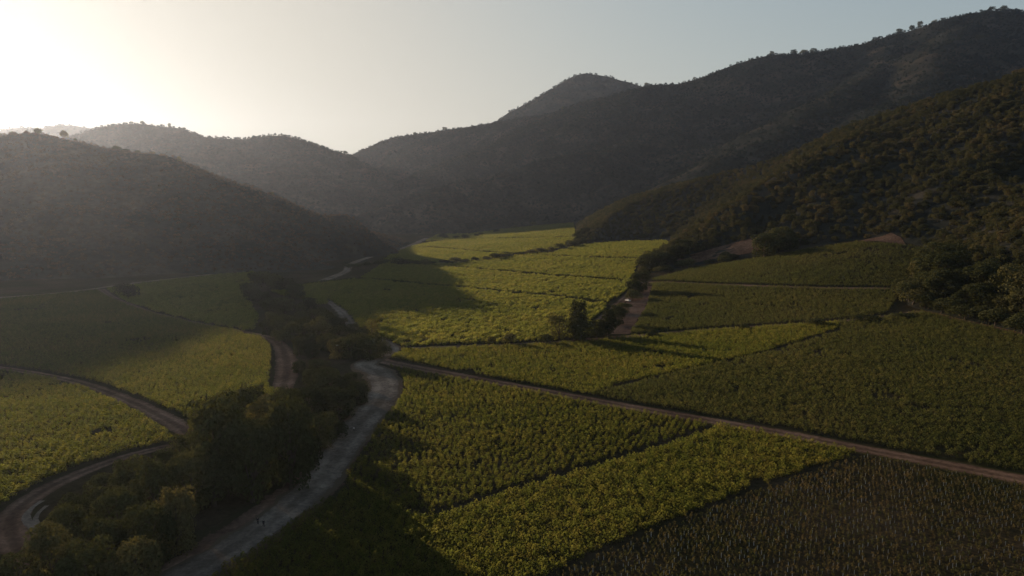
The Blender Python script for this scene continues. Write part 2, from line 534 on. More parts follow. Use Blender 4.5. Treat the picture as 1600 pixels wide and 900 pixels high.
def road(name, label, pts, m, lift=0.05, rag=0.4, step=2.0, keep=True):
    """pts: (across, down, width in metres)"""
    a = np.array(pts, float)
    c = at(a[:, 0], a[:, 1])
    P = spline(np.column_stack([c[:, :2], a[:, 2]]), 24)
    s = np.concatenate([[0], np.cumsum(np.hypot(*np.diff(P[:, :2], axis=0).T))])
    q = np.arange(0, s[-1], step)
    P = np.column_stack([np.interp(q, s, P[:, i]) for i in range(3)])
    d = np.gradient(P[:, :2], axis=0); d /= np.linalg.norm(d, axis=1)[:, None] + 1e-9
    nrm = np.column_stack([d[:, 1], -d[:, 0]])
    cols = np.linspace(-1, 1, 7)
    V = []
    for j, cc in enumerate(cols):
        w = P[:, 2] / 2 * cc
        if j in (0, 6):
            w = w * (1 + rag * fbm(q / 6.0, q * 0 + j * 9.3 + len(ROADS) * 3.7, 3, 3))
        x, y = P[:, 0] + nrm[:, 0] * w, P[:, 1] + nrm[:, 1] * w
        V.append(np.stack([x, y, ground(x, y) + lift], -1))
    V = np.stack(V, 1).reshape(-1, 3)
    o = mesh_obj(name, V, grid_faces(7, len(P)), [M[m]], smooth=True)
    ac = o.data.attributes.new('across', 'FLOAT', 'POINT'); ac.data.foreach_set('value', np.tile(cols, len(P)).astype(np.float32))
    if keep: ROADS.append((P[::2, :2].copy(), float(P[:, 2].mean()) / 2, P[::2, 2] / 2))
    return tag(o, label, None, kind='structure')


road('road_verge', 'trodden brown verge under the wide gravel road', [(205, 960, 21), (290, 898, 20), (400, 830, 21), (470, 773, 19), (510, 733, 18), (535, 700, 17), (560, 665, 17), (590, 632, 17), (602, 605, 18), (592, 582, 18), (570, 571, 17), (585, 560, 14), (612, 549, 14)], 'dirt', 0.035, 0.35, 2.0, False)
road('gravel_road', 'wide pale gravel road winding between the trees and the vineyard', [(205, 960, 11.5), (290, 898, 11), (402, 832, 10.5), (474, 775, 11), (512, 735, 12), (535, 700, 13), (560, 665, 13.5), (590, 632, 13), (602, 605, 14), (592, 582, 14), (570, 571, 13), (585, 560, 11), (612, 549, 10), (603, 535, 6), (562, 519, 5), (546, 503, 7), (533, 487, 7), (512, 470, 4)], 'gravel', 0.07)
road('gravel_road', 'pale gravel track along the foot of the brown hill up the valley', [(500, 440, 9), (522, 432, 10), (540, 424, 9), (552, 411, 10), (585, 400, 9), (620, 392, 9), (650, 380, 12), (668, 372, 12)], 'gravel', 0.07)
road('dirt_road', 'straight brown dirt road crossing the vineyards to the lower vineyard corner', [(588, 560, 10.2), (620, 569, 10.2), (750, 593, 9.0), (900, 620, 8.2), (1050, 647, 7.9), (1200, 673, 7.6), (1340, 700, 7.6), (1480, 727, 7.6), (1610, 752, 7.6), (1800, 790, 7.6)], 'dirt')
road('dirt_road', 'dirt lane from the gravel road past the cypress to the upper woods', [(606, 545, 8.4), (640, 545, 8.4), (760, 540, 7.5), (850, 536, 7.5), (930, 530, 7.5), (1000, 524, 6.4), (1080, 517, 6.0), (1200, 509, 5.6), (1330, 500, 5.6), (1400, 492, 5.6), (1445, 487, 5.6), (1500, 500, 4.7), (1560, 513, 4.7), (1640, 532, 5.6)], 'dirt')
road('dirt_road', 'dirt track climbing between the knoll vineyard and the block below it', [(930, 505, 7.0), (950, 490, 8.0), (968, 474, 8.8), (985, 458, 8.8), (1003, 443, 9.8), (1040, 441, 8.0), (1100, 444, 7.0), (1250, 449, 5.3), (1395, 451, 5.3)], 'dirt')
road('dirt_track', 'reddish bare strip beside the cypress trees', [(965, 522, 12), (978, 500, 14), (990, 480, 15), (1000, 462, 13), (1008, 448, 10)], 'redsoil', 0.09)
road('dirt_track', 'dirt track from the fork up to the clump of dark trees', [(1003, 443, 9), (1000, 428, 9), (1004, 412, 8), (1010, 402, 8)], 'dirt', 0.08)
road('dirt_road', 'brown farm lane between the two vineyards at the hill shadow edge', [(-120, 565, 5.9), (0, 575, 5.9), (90, 590, 6.4), (150, 606, 6.9), (210, 630, 8.0), (260, 655, 9.0), (300, 680, 9.0)], 'dirt')
road('dirt_road', 'brown farm lane curving round the lower vineyard beside the trees', [(330, 690, 5.5), (270, 696, 5.5), (190, 716, 6.2), (120, 742, 6.9), (60, 772, 7.5), (20, 808, 9.0), (25, 850, 9.0), (60, 885, 6.9)], 'dirt', 0.06)
road('wheel_track', 'pale curved wheel track on the lane bend', [(66, 783, 1.3), (48, 796, 1.5), (40, 810, 1.8), (50, 826, 2.2), (68, 845, 2.0)], 'pale', 0.13, 0.8, 0.6, False)
road('wheel_track', 'second pale wheel track inside the lane bend', [(73, 790, 1.0), (58, 803, 1.2), (56, 816, 1.2), (66, 832, 1.0)], 'pale', 0.13, 0.8, 0.6, False)
road('dirt_road', 'wide brown lane between the sunlit vineyard and the riverside wood', [(390, 521, 7.8), (420, 528, 7.8), (438, 540, 9.8), (447, 560, 12.7), (448, 585, 12.7), (440, 610, 8.8)], 'dirt')
road('dirt_road', 'narrow lane in the hill shadow above the sunlit vineyard', [(158, 452, 7.8), (180, 466, 5.5), (220, 482, 3.9), (300, 503, 3.5), (360, 514, 3.9), (395, 521, 5.5)], 'dirt', 0.07)
road('gravel_road', 'pale road along the foot of the brown hill', [(-150, 475, 6.3), (0, 465, 6.3), (90, 458, 6.3), (150, 451, 7.0), (220, 441, 6.3), (300, 432, 5.6), (400, 421, 5.6), (470, 411, 5.6), (505, 405, 6.3)], 'gravel', 0.06)

# grass strips between the middle vineyard blocks keep clear of vines
for strip in ([(450, 448), (560, 437), (680, 447), (760, 454), (880, 466), (945, 474)], [(600, 412), (700, 417), (780, 424), (850, 430), (970, 439)],
              [(690, 413), (760, 406), (800, 400), (850, 393), (900, 384)], [(640, 386), (700, 389), (800, 397)], [(690, 376), (740, 373.5), (900, 371)], [(850, 400), (900, 402), (1004, 405)],
              [(960, 606), (1050, 586), (1130, 567), (1210, 548), (1310, 517)], [(640, 801), (690, 801), (800, 766), (940, 726), (1050, 691), (1110, 671)]):
    a = np.array(strip, float)
    P = spline(at(a[:, 0], a[:, 1])[:, :2], 8)
    w = 1.2 if strip[0][1] > 560 else 3.0
    ROADS.append((P, w, np.full(len(P), w)))

# ------------------------------------------------------------------ plants: building blocks
def leaf_cloud(n, size, sampler, seed, flat=0.35, ruffle=0.75):
    """n leaf faces placed by sampler -> (centre, outward); each its own tilt"""
    r = np.random.default_rng(seed)
    C, N = sampler(n, r)
    N = N + r.normal(0, ruffle, (n, 3))
    N[:, 2] += flat
    N /= np.linalg.norm(N, axis=1)[:, None] + 1e-9
    A = np.cross(N, r.normal(0, 1, (n, 3))); A /= np.linalg.norm(A, axis=1)[:, None] + 1e-9
    B = np.cross(N, A)
    s = size * r.uniform(0.55, 1.3, (n, 1))
    w = s * r.uniform(0.5, 0.8, (n, 1))
    k = N * s * r.uniform(-0.3, 0.3, (n, 1))
    V = np.stack([C - A * s, C - B * w + k, C + A * s, C + B * w + k], 1).reshape(-1, 3)
    return V, np.arange(4 * n).reshape(-1, 4)


def lobes_sampler(lobes, fill=0.35):
    L = np.array(lobes, float)          # cx cy cz rx ry rz
    wt = (L[:, 3] * L[:, 4] + L[:, 3] * L[:, 5]); wt /= wt.sum()

    def f(n, r):
        i = r.choice(len(L), n, p=wt)
        d = r.normal(0, 1, (n, 3)); d /= np.linalg.norm(d, axis=1)[:, None]
        d[:, 2] = np.where(d[:, 2] < -0.55, -d[:, 2], d[:, 2])
        rad = np.where(r.random(n) < fill, r.uniform(0.45, 0.9, n), r.normal(1.0, 0.07, n))[:, None]
        return L[i, :3] + d * L[i, 3:] * rad, d
    return f


def tube(P, rad, n=7):
    P = np.asarray(P, float)
    V, F = [], []
    for i, p in enumerate(P):
        t = P[min(i + 1, len(P) - 1)] - P[max(i - 1, 0)]
        t /= np.linalg.norm(t) + 1e-9
        u = np.cross(t, (0.3, 1, 0.2)); u /= np.linalg.norm(u) + 1e-9
        v = np.cross(t, u)
        for k in range(n):
            a = 2 * math.pi * k / n
            V.append(p + rad[i] * (math.cos(a) * u + math.sin(a) * v))
    for i in range(len(P) - 1):
        for k in range(n):
            F.append((i * n + k, i * n + (k + 1) % n, (i + 1) * n + (k + 1) % n, (i + 1) * n + k))
    return V, F


def join(parts):
    V, F = [], []
    for v, f in parts:
        b = len(V)
        V.extend([tuple(q) for q in v]); F.extend([tuple(int(i) + b for i in q) for q in f])
    return V, F


def tree_shape(kind, seed, leaves, leaf):
    """height 1; crown about 1 across for round trees. Returns trunk (V, F) and crown (V, F)"""
    r = np.random.default_rng(seed)
    lob, limbs = [], []
    if kind == 'round':
        th = r.uniform(0.10, 0.16)
        lob.append((0, 0, 0.52, 0.33, 0.33, 0.38))
        for k in range(11):
            a = k * 2.4 + r.uniform(-.4, .4); z = r.uniform(0.24, 0.84)
            e = 0.34 * math.sqrt(max(0.05, 1 - ((z - 0.5) / 0.46) ** 2)) * r.uniform(.75, 1.05)
            s = r.uniform(0.11, 0.18)
            lob.append((math.cos(a) * e, math.sin(a) * e, z, s, s, s * r.uniform(.85, 1.1))); limbs.append(lob[-1])
        for k in range(6):
            a = k * 1.05 + r.uniform(-.3, .3); lob.append((math.cos(a) * .22, math.sin(a) * .22, r.uniform(.12, .22), .14, .14, .13))
        base_r = 0.035
    elif kind == 'tall':
        th = 0.2
        for k in range(12):
            z = 0.22 + 0.68 * k / 11; e = 0.15 * (1 - abs(z - 0.5)); a = k * 2.4
            s = r.uniform(0.10, 0.16) * (1.25 - 0.6 * z)
            lob.append((math.cos(a) * e, math.sin(a) * e, z, s, s, s * 1.25)); limbs.append(lob[-1])
        base_r = 0.028
    elif kind == 'column':
        th = 0.08
        for k in range(16):
            z = 0.10 + 0.80 * k / 15
            e = 0.11 * (1 - 0.75 * z) * r.uniform(.5, 1.2); a = k * 2.4
            s = (0.13 if z < 0.4 else 0.13 - 0.13 * (z - 0.4)) * r.uniform(.65, 1.15)
            lob.append((math.cos(a) * e, math.sin(a) * e, z, s, s, s * 1.5))
        for k in range(4):
            lob.append((r.uniform(-.09, .07), r.uniform(-.06, .06), r.uniform(.86, .95), .05, .05, .09))
        base_r = 0.03
    else:                                # shrub
        th = 0.12
        for k in range(8):
            a = k * 2.4; e = r.uniform(0.10, 0.36); s = r.uniform(0.2, 0.32)
            lob.append((math.cos(a) * e, math.sin(a) * e, r.uniform(0.34, 0.62), s, s, s * 1.05))
        lob.append((0, 0, 0.62, .28, .28, .3))
        base_r = 0.03
    V, F = leaf_cloud(leaves, leaf, lobes_sampler(lob, 0.12), seed + 5, 0.25, 0.60)
    V[:, 2] = np.maximum(V[:, 2], 0.02)
    lean = r.uniform(-.03, .03, 2)
    top = 0.75
    parts = [tube([(0, 0, -0.03), (lean[0] * .3, lean[1] * .3, th * .5), (lean[0], lean[1], th), (lean[0], lean[1], top)],
                  [base_r * 1.35, base_r, base_r * .85, base_r * .2])]
    for l in limbs[:6]:
        z0 = th + r.uniform(0, .15)
        parts.append(tube([(lean[0], lean[1], z0), (l[0] * .5, l[1] * .5, (z0 + l[2]) / 2 + .02), (l[0], l[1], l[2])], [base_r * .5, base_r * .35, base_r * .1], 5))
    return join(parts), (V, F)


def proto_collection(name, items):
    c = bpy.data.collections.new(name)
    for o in items: c.objects.link(o)
    return c


def joined_tree(name, kind, seed, leaves, leaf, mat):
    (tv, tf), (cv, cf) = tree_shape(kind, seed, leaves, leaf)
    V, F = join([(tv, tf), (cv, cf)])
    return mesh_obj(name, V, F, [M['bark'], mat], link=False, mi=[0] * len(tf) + [1] * len(cf))


_groups = {}


def scatter(name, label, P, scale, rot, idx, coll, group=None, kind='stuff'):
    """one uncountable mass of plants: points carrying size, turn and kind, each showing a plant"""
    me = bpy.data.meshes.new(name)
    P = np.asarray(P, np.float32)
    me.vertices.add(len(P)); me.vertices.foreach_set('co', P.ravel())
    for n, ty, a in (('plant_scale', 'FLOAT_VECTOR', scale), ('plant_turn', 'FLOAT_VECTOR', rot)):
        at_ = me.attributes.new(n, ty, 'POINT'); at_.data.foreach_set('vector', np.asarray(a, np.float32).ravel())
    at_ = me.attributes.new('plant_kind', 'INT', 'POINT'); at_.data.foreach_set('value', np.asarray(idx, np.int32))
    o = bpy.data.objects.new(name, me); COL.objects.link(o)
    if coll.name not in _groups:
        ng = bpy.data.node_groups.new('plants ' + coll.name, 'GeometryNodeTree')
        ng.interface.new_socket('Geometry', in_out='INPUT', socket_type='NodeSocketGeometry')
        ng.interface.new_socket('Geometry', in_out='OUTPUT', socket_type='NodeSocketGeometry')
        gi, go = ng.nodes.new('NodeGroupInput'), ng.nodes.new('NodeGroupOutput')
        ip = ng.nodes.new('GeometryNodeInstanceOnPoints')
        ci = ng.nodes.new('GeometryNodeCollectionInfo'); ci.inputs['Collection'].default_value = coll
        ci.inputs['Separate Children'].default_value = True; ci.inputs['Reset Children'].default_value = True
        ng.links.new(gi.outputs[0], ip.inputs['Points']); ng.links.new(ci.outputs[0], ip.inputs['Instance'])
        ip.inputs['Pick Instance'].default_value = True
        for n, ty, sk in (('plant_scale', 'FLOAT_VECTOR', 'Scale'), ('plant_turn', 'FLOAT_VECTOR', 'Rotation'), ('plant_kind', 'INT', 'Instance Index')):
            na = ng.nodes.new('GeometryNodeInputNamedAttribute'); na.data_type = ty; na.inputs['Name'].default_value = n
            ng.links.new(na.outputs['Attribute'], ip.inputs[sk])
        ng.links.new(ip.outputs[0], go.inputs[0])
        _groups[coll.name] = ng
    md = o.modifiers.new('plants', 'NODES'); md.node_group = _groups[coll.name]
    return tag(o, label, None, group, kind)


# ------------------------------------------------------------------ vines
def vine_shape(seed, n, leaf, half, w, h0, h1, post=False):
    """a trellised vine: a trunk, a leafy wall along local X, loose shoots on top"""
    def smp(n, r):
        x = r.uniform(-half, half, n)
        z = h0 + (h1 - h0) * r.beta(1.6, 1.3, n)
        z += 0.22 * np.sin(x * 5 + seed) * (z - h0)
        y = r.normal(0, 1, n).clip(-1.6, 1.6) * w * (0.55 + 0.45 * np.sin(np.clip((z - h0) / (h1 - h0), 0, 1) * math.pi))
        N = np.stack([r.normal(0, .3, n), np.sign(y), np.full(n, 0.5)], -1)
        return np.stack([x, y, z], -1), N
    V, F = leaf_cloud(n, leaf, smp, seed, 0.0)
    parts = []
    for x in np.arange(-half + 0.7, half, 1.4) if half > 1 else (0.0,):
        parts.append(tube([(x, 0, -0.05), (x + .04, .02, h0 * .6), (x, 0, h0 + .3)], [.05, .04, .03], 4))
    np_ = 0
    tv, tf = join(parts)
    mats = [0] * len(tf)
    parts = [(tv, tf)]
    if post:
        pv, pf = tube([(0.12, 0.1, -0.05), (0.12, 0.1, 0.8)], [.055, .055], 4)
        pf = pf + [(4, 5, 6, 7)]
        parts.append((pv, pf)); mats += [2] * len(pf)
    parts.append((V, F)); mats += [1] * len(F)
    V, F = join(parts)
    return V, F, mats


def vine_protos(cname, spec, leafmat):
    obs = []
    for i, s in enumerate(spec):
        V, F, mi = vine_shape(*s)
        obs.append(mesh_obj(f'{cname}_{i}', V, F, [M['bark'], M[leafmat], M['post']], link=False, mi=mi))
    return proto_collection(cname, obs)


C_near = vine_protos('lush vine', [(s, 84, .14, .56, .36, .30, 1.75) for s in range(6)], 'vine')
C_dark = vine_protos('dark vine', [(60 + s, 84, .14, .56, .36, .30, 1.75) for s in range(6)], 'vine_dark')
C_sparse = vine_protos('sparse vine', [(20 + s, 44, .14, .30, .22, .30, 1.35, s % 3 != 0) for s in range(6)], 'vine_dull')
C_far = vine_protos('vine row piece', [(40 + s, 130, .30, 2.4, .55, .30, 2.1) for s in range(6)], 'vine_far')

def vineyard(label, poly, turn, row, gap, coll, size=1.0, skip=0.03, wob=0.12):
    a = np.array(poly, float)
    d = []
    for p, q in zip(a, np.roll(a, -1, 0)):
        t = np.linspace(0, 1, 6, endpoint=False)[:, None]
        d.append(p + (q - p) * t)
    d = np.vstack(d)
    Wd = at(d[:, 0], d[:, 1])[:, :2]
    c, s = math.cos(turn), math.sin(turn)
    L = np.column_stack([Wd[:, 0] * c + Wd[:, 1] * s, -Wd[:, 0] * s + Wd[:, 1] * c])
    u = np.arange(L[:, 0].min(), L[:, 0].max(), gap)
    v = np.arange(L[:, 1].min(), L[:, 1].max(), row)
    U, Vv = np.meshgrid(u, v)
    U = U + rng.normal(0, gap * .12, U.shape) + (np.arange(len(v)) % 2)[:, None] * gap * .5
    Vv = Vv + rng.normal(0, wob, Vv.shape)
    U, Vv = U.ravel(), Vv.ravel()
    x, y = U * c - Vv * s, U * s + Vv * c
    k = inside(Wd, x, y)
    x, y = x[k], y[k]
    # plants are missing in thin patches
    k = (rng.random(len(x)) > skip) & ~((fbm(x / 16, y / 16, 77, 3) > 0.50) & (rng.random(len(x)) < 0.6))
    for P, w, ws in ROADS:
        if P[:, 0].max() < x.min() - 20 or P[:, 0].min() > x.max() + 20 or P[:, 1].max() < y.min() - 20 or P[:, 1].min() > y.max() + 20: continue
        near = np.nonzero(dist_line(P, x, y) < ws.max() + 2)[0]
        if not len(near): continue
        j = np.argmin((x[near, None] - P[None, :, 0]) ** 2 + (y[near, None] - P[None, :, 1]) ** 2, 1)
        k[near] &= dist_line(P, x[near], y[near]) > ws[j] + 0.55
    x, y = x[k], y[k]
    # drop what the frame cannot show, with a margin
    px, py, dd = project(np.stack([x, y, ground(x, y)], -1))
    k = (px > -120) & (px < 1720) & (py < 1010)
    x, y = x[k], y[k]
    n = len(x)
    vig = 1 + 0.22 * fbm(x / 25, y / 25, 31, 3)
    sc = size * vig[:, None] * rng.uniform(.78, 1.2, (n, 1)) * np.column_stack([rng.uniform(.9, 1.1, n), rng.uniform(.85, 1.15, n), rng.uniform(.85, 1.15, n)])
    rot = np.zeros((n, 3)); rot[:, 2] = turn + np.where(rng.random(n) < .5, 0, math.pi) + rng.normal(0, .06, n)
    P = np.stack([x, y, ground(x, y)], -1)
    idx = rng.integers(0, 6, n)
    return label, P, sc, rot, idx, coll


BLOCKS = [
 vineyard('sunlit vineyard between the farm lanes at the lower woods', [(-130, 566), (0, 575.5), (90, 590.5), (150, 606.5), (210, 630.5), (260, 655.5), (300, 680), (320, 690), (270, 696), (190, 716), (120, 742), (60, 772), (20, 805), (-130, 900)], R(62), 2.0, 1.2, C_near),
 vineyard('vineyard half in the hill shadow beside the riverside wood', [(-160, 479), (0, 469), (150, 455), (180, 466), (220, 482), (300, 503), (360, 514), (395, 521), (420, 528), (438, 540), (447, 560), (448, 585), (440, 610), (400, 645), (330, 668), (290, 672), (260, 654.5), (210, 629.5), (150, 605.5), (90, 589.5), (0, 574.5), (-120, 564.5)], R(62), 2.0, 1.2, C_near),
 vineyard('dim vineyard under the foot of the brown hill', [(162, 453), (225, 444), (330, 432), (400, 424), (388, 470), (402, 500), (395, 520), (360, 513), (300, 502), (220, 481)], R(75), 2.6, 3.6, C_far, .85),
 vineyard('vineyard beside the gravel road below the straight dirt road', [(600, 566), (620, 569.5), (750, 593.5), (900, 620.5), (1050, 647.5), (1115, 659), (1110, 671), (1050, 691), (940, 726), (800, 766), (690, 803), (640, 801), (545, 768), (540, 745), (562, 705), (592, 665), (618, 632)], R(68), 1.9, 1.15, C_near, .95, .06, .34),
 vineyard('lush vineyard strip reaching the lower edge of the view', [(1115, 659.5), (1200, 673.5), (1345, 701), (1352, 708), (1180, 764), (1000, 834), (850, 904), (700, 990), (300, 1000), (310, 905), (400, 862), (490, 800), (545, 768), (640, 801), (690, 801), (800, 766), (940, 726), (1050, 691), (1110, 671)], R(22), 1.8, 1.1, C_near, 1.05, .01),
 vineyard('sparse brownish vineyard with pale posts in the lower corner', [(1360, 708), (1480, 727.5), (1610, 752.5), (1800, 790), (1760, 1010), (690, 1010), (866, 905), (1006, 840), (1186, 770)], R(20), 1.9, 1.25, C_sparse, 1.0, .03, .03),
 vineyard('bright vineyard wedge between the cypress lane and the straight dirt road', [(600, 552), (640, 545.5), (760, 540.5), (850, 536.5), (930, 530.5), (1000, 524.5), (1080, 517.5), (1200, 509.5), (1310, 502), (1310, 517), (1210, 548), (1130, 567), (1050, 586), (960, 606), (915, 620), (750, 593), (620, 569)], R(30), 1.9, 1.15, C_near),
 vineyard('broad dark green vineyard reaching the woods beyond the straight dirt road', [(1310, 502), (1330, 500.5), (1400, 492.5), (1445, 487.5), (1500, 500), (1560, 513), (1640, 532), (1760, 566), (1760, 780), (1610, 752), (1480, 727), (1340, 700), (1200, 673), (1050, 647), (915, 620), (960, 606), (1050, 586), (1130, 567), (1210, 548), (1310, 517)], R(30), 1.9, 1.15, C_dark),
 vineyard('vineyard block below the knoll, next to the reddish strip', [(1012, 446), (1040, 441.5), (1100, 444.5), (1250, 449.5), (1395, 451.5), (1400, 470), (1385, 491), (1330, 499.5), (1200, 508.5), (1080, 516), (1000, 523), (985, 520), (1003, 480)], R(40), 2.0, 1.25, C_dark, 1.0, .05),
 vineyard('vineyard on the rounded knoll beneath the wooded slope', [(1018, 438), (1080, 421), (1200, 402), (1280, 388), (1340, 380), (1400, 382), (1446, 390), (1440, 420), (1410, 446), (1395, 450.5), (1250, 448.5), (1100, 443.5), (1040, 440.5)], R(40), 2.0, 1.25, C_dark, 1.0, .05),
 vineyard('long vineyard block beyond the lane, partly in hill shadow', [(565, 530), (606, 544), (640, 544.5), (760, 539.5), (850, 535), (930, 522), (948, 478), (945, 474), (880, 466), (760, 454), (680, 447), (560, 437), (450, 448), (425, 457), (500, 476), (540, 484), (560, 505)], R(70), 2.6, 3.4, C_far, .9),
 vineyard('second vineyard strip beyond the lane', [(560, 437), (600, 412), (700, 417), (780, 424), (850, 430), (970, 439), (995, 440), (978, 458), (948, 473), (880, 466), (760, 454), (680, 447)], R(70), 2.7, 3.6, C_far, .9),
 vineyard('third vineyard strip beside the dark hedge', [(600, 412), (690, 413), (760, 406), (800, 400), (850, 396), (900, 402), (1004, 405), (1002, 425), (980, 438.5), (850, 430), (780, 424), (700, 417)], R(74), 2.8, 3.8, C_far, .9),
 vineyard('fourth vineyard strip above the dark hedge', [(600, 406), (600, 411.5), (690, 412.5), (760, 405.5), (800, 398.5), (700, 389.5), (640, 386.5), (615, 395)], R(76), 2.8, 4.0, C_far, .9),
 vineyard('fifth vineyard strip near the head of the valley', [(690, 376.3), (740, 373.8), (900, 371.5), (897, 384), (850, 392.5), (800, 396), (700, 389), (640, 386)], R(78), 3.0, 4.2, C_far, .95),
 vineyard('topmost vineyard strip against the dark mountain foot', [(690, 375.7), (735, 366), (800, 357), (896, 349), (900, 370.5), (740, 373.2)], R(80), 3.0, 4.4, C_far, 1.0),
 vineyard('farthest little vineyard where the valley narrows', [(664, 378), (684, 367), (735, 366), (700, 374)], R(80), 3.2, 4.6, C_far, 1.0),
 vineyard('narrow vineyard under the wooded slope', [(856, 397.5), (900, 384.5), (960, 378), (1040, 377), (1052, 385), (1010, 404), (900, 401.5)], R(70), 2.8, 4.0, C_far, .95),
]

# the vines that show largest are plants of their own; the rest of each block is one mass
NEAR_VINES = 290
allp = []
for b, (lab, P, sc, rot, idx, coll) in enumerate(BLOCKS):
    px, py, d = project(P)
    vis = (px > 4) & (px < 1596) & (py > 560) & (py < 893)
    if coll is C_far: vis[:] = False
    for i in np.nonzero(vis)[0]: allp.append((d[i], b, i))
allp.sort()
single = {}
for _, b, i in allp[:NEAR_VINES]: single.setdefault(b, []).append(i)
for b, (lab, P, sc, rot, idx, coll) in enumerate(BLOCKS):
    k = np.ones(len(P), bool)
    for i in single.get(b, ()):
        k[i] = False
        src = coll.objects[int(idx[i])]
        o = bpy.data.objects.new('grape_vine', src.data); COL.objects.link(o)
        o.location = P[i]; o.scale = sc[i]; o.rotation_euler = rot[i]
        if coll is C_sparse: tag(o, 'small sparse grapevine with a pale post near the lower corner', 'grapevine', 'sparse vines along the lower edge')
        else: tag(o, 'leafy grapevine in the front ranks of the lush vineyard strip', 'grapevine', 'lush vines along the lower edge')
    scatter('vineyard', lab, P[k], sc[k], rot[k], idx[k], coll)

# ------------------------------------------------------------------ scrub and woods on the hills
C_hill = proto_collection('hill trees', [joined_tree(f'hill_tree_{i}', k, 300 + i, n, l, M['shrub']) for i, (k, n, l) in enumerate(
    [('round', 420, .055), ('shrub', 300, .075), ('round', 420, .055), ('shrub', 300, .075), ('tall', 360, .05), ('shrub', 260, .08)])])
C_scrub = proto_collection('dry scrub', [joined_tree(f'dry_shrub_{i}', k, 320 + i, n, l, M['scrub']) for i, (k, n, l) in enumerate(
    [('round', 420, .055), ('shrub', 300, .075), ('shrub', 300, .075), ('shrub', 300, .075), ('round', 360, .05), ('shrub', 260, .08)])])
C_wood = proto_collection('slope trees', [joined_tree(f'slope_tree_{i}', k, 340 + i, n, l, M['wood']) for i, (k, n, l) in enumerate(
    [('round', 700, .045), ('shrub', 500, .06), ('round', 700, .045), ('round', 700, .045), ('tall', 500, .045), ('shrub', 420, .065)])])

CLEAR = []
PATCH = []
for lab, poly in (('bare reddish clearing on the spur above the fork trees', [(1046, 410), (1080, 398), (1120, 387), (1160, 376), (1196, 367), (1212, 367), (1204, 378), (1194, 392), (1160, 398), (1120, 404), (1080, 412)]),
                  ('bare reddish bank at the top of the knoll vineyard', [(1335, 379), (1355, 374), (1378, 370), (1392, 364), (1408, 372), (1416, 384), (1400, 381), (1370, 377)]),
                  ('small orange earth cut among the dark trees', [(1438, 425), (1448, 421), (1462, 428), (1474, 431), (1462, 433), (1442, 432)])):
    a = np.array(poly, float)
    c0 = a.mean(0)
    rings = [c0 + (a - c0) * f for f in (0.05, 0.35, 0.7, 1.0)]
    rings = [np.vstack([p + (q - p) * np.linspace(0, 1, 4, endpoint=False)[:, None] for p, q in zip(b, np.roll(b, -1, 0))]) for b in rings]
    n = len(rings[0])
    Wp = at(np.concatenate([b[:, 0] for b in rings]), np.concatenate([b[:, 1] for b in rings]), True)
    Wp[:, 2] += 0.35
    F = [(i * n + j, i * n + (j + 1) % n, (i + 1) * n + (j + 1) % n, (i + 1) * n + j) for i in range(3) for j in range(n)]
    tag(mesh_obj('bare_soil', Wp, F, [M['redsoil']], smooth=True), lab, None, kind='structure')
    PATCH.append(poly)


def woods(key, name, label, n, smin, smax, coll, thin=0.0, tall=1.0, dry=0.0):
    (xa, xb, ya, yb, _) = HILL_BOX[key]
    x = rng.uniform(xa, xb, n); y = rng.uniform(ya, yb, n)
    px = 800 + FOC * x / np.maximum(y, 1)
    k = (px > -150) & (px < 1750); x, y = x[k], y[k]
    z = hill_z(key, x, y); g = ground(x, y)
    e = 4.0
    sx, sy = (hill_z(key, x + e, y) - z) / e, (hill_z(key, x, y + e) - z) / e
    facing = (sx * x + sy * y + (CAM_H - z)) / np.hypot(x, y)      # > 0: the slope can be seen from the valley side
    k = (z > g + 0.6) & (facing > -0.12)
    k &= fbm(x / 45, y / 45, 91, 4) > -0.9 + thin + rng.uniform(-.4, .4, len(x))
    sunny = (-sx * TO_SUN[0] - sy * TO_SUN[1] + TO_SUN[2]) / np.sqrt(1 + sx * sx + sy * sy)     # growth thinned towards the sun so lit flanks show dry bare ground
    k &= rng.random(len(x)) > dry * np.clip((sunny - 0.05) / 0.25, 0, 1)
    if key == 'wooded slope':
        qx, qy, qd = project(np.stack([x, y, z], -1))
        for poly in PATCH:
            top = [(p, q + 9) for p, q in poly]
            k &= ~(inside(poly, qx, qy) | inside(top, qx, qy))
    x, y, z = x[k], y[k], z[k]
    n = len(x)
    s = smin + (smax - smin) * rng.beta(1.3, 2.6, n)
    sc = np.column_stack([s * rng.uniform(.85, 1.3, n), s * rng.uniform(.85, 1.3, n), s * rng.uniform(.7, 1.15, n) * tall])
    rot = np.zeros((n, 3)); rot[:, 2] = rng.uniform(0, 6.28, n)
    return name, label, np.stack([x, y, z - 0.25], -1), sc, rot, rng.integers(0, 6, n), coll


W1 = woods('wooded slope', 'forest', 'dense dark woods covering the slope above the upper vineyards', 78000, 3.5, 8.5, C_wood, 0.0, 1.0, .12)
scatter(*W1)
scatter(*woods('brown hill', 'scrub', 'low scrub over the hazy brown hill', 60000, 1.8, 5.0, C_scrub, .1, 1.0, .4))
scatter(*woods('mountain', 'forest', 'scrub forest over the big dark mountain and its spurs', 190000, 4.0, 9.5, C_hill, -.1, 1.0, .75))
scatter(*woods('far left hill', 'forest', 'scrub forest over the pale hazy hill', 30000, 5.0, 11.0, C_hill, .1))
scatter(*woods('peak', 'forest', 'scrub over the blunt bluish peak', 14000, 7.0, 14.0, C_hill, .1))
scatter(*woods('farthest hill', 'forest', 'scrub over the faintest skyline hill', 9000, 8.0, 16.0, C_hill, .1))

# ------------------------------------------------------------------ trees that stand as things of their own
PROTO = {}


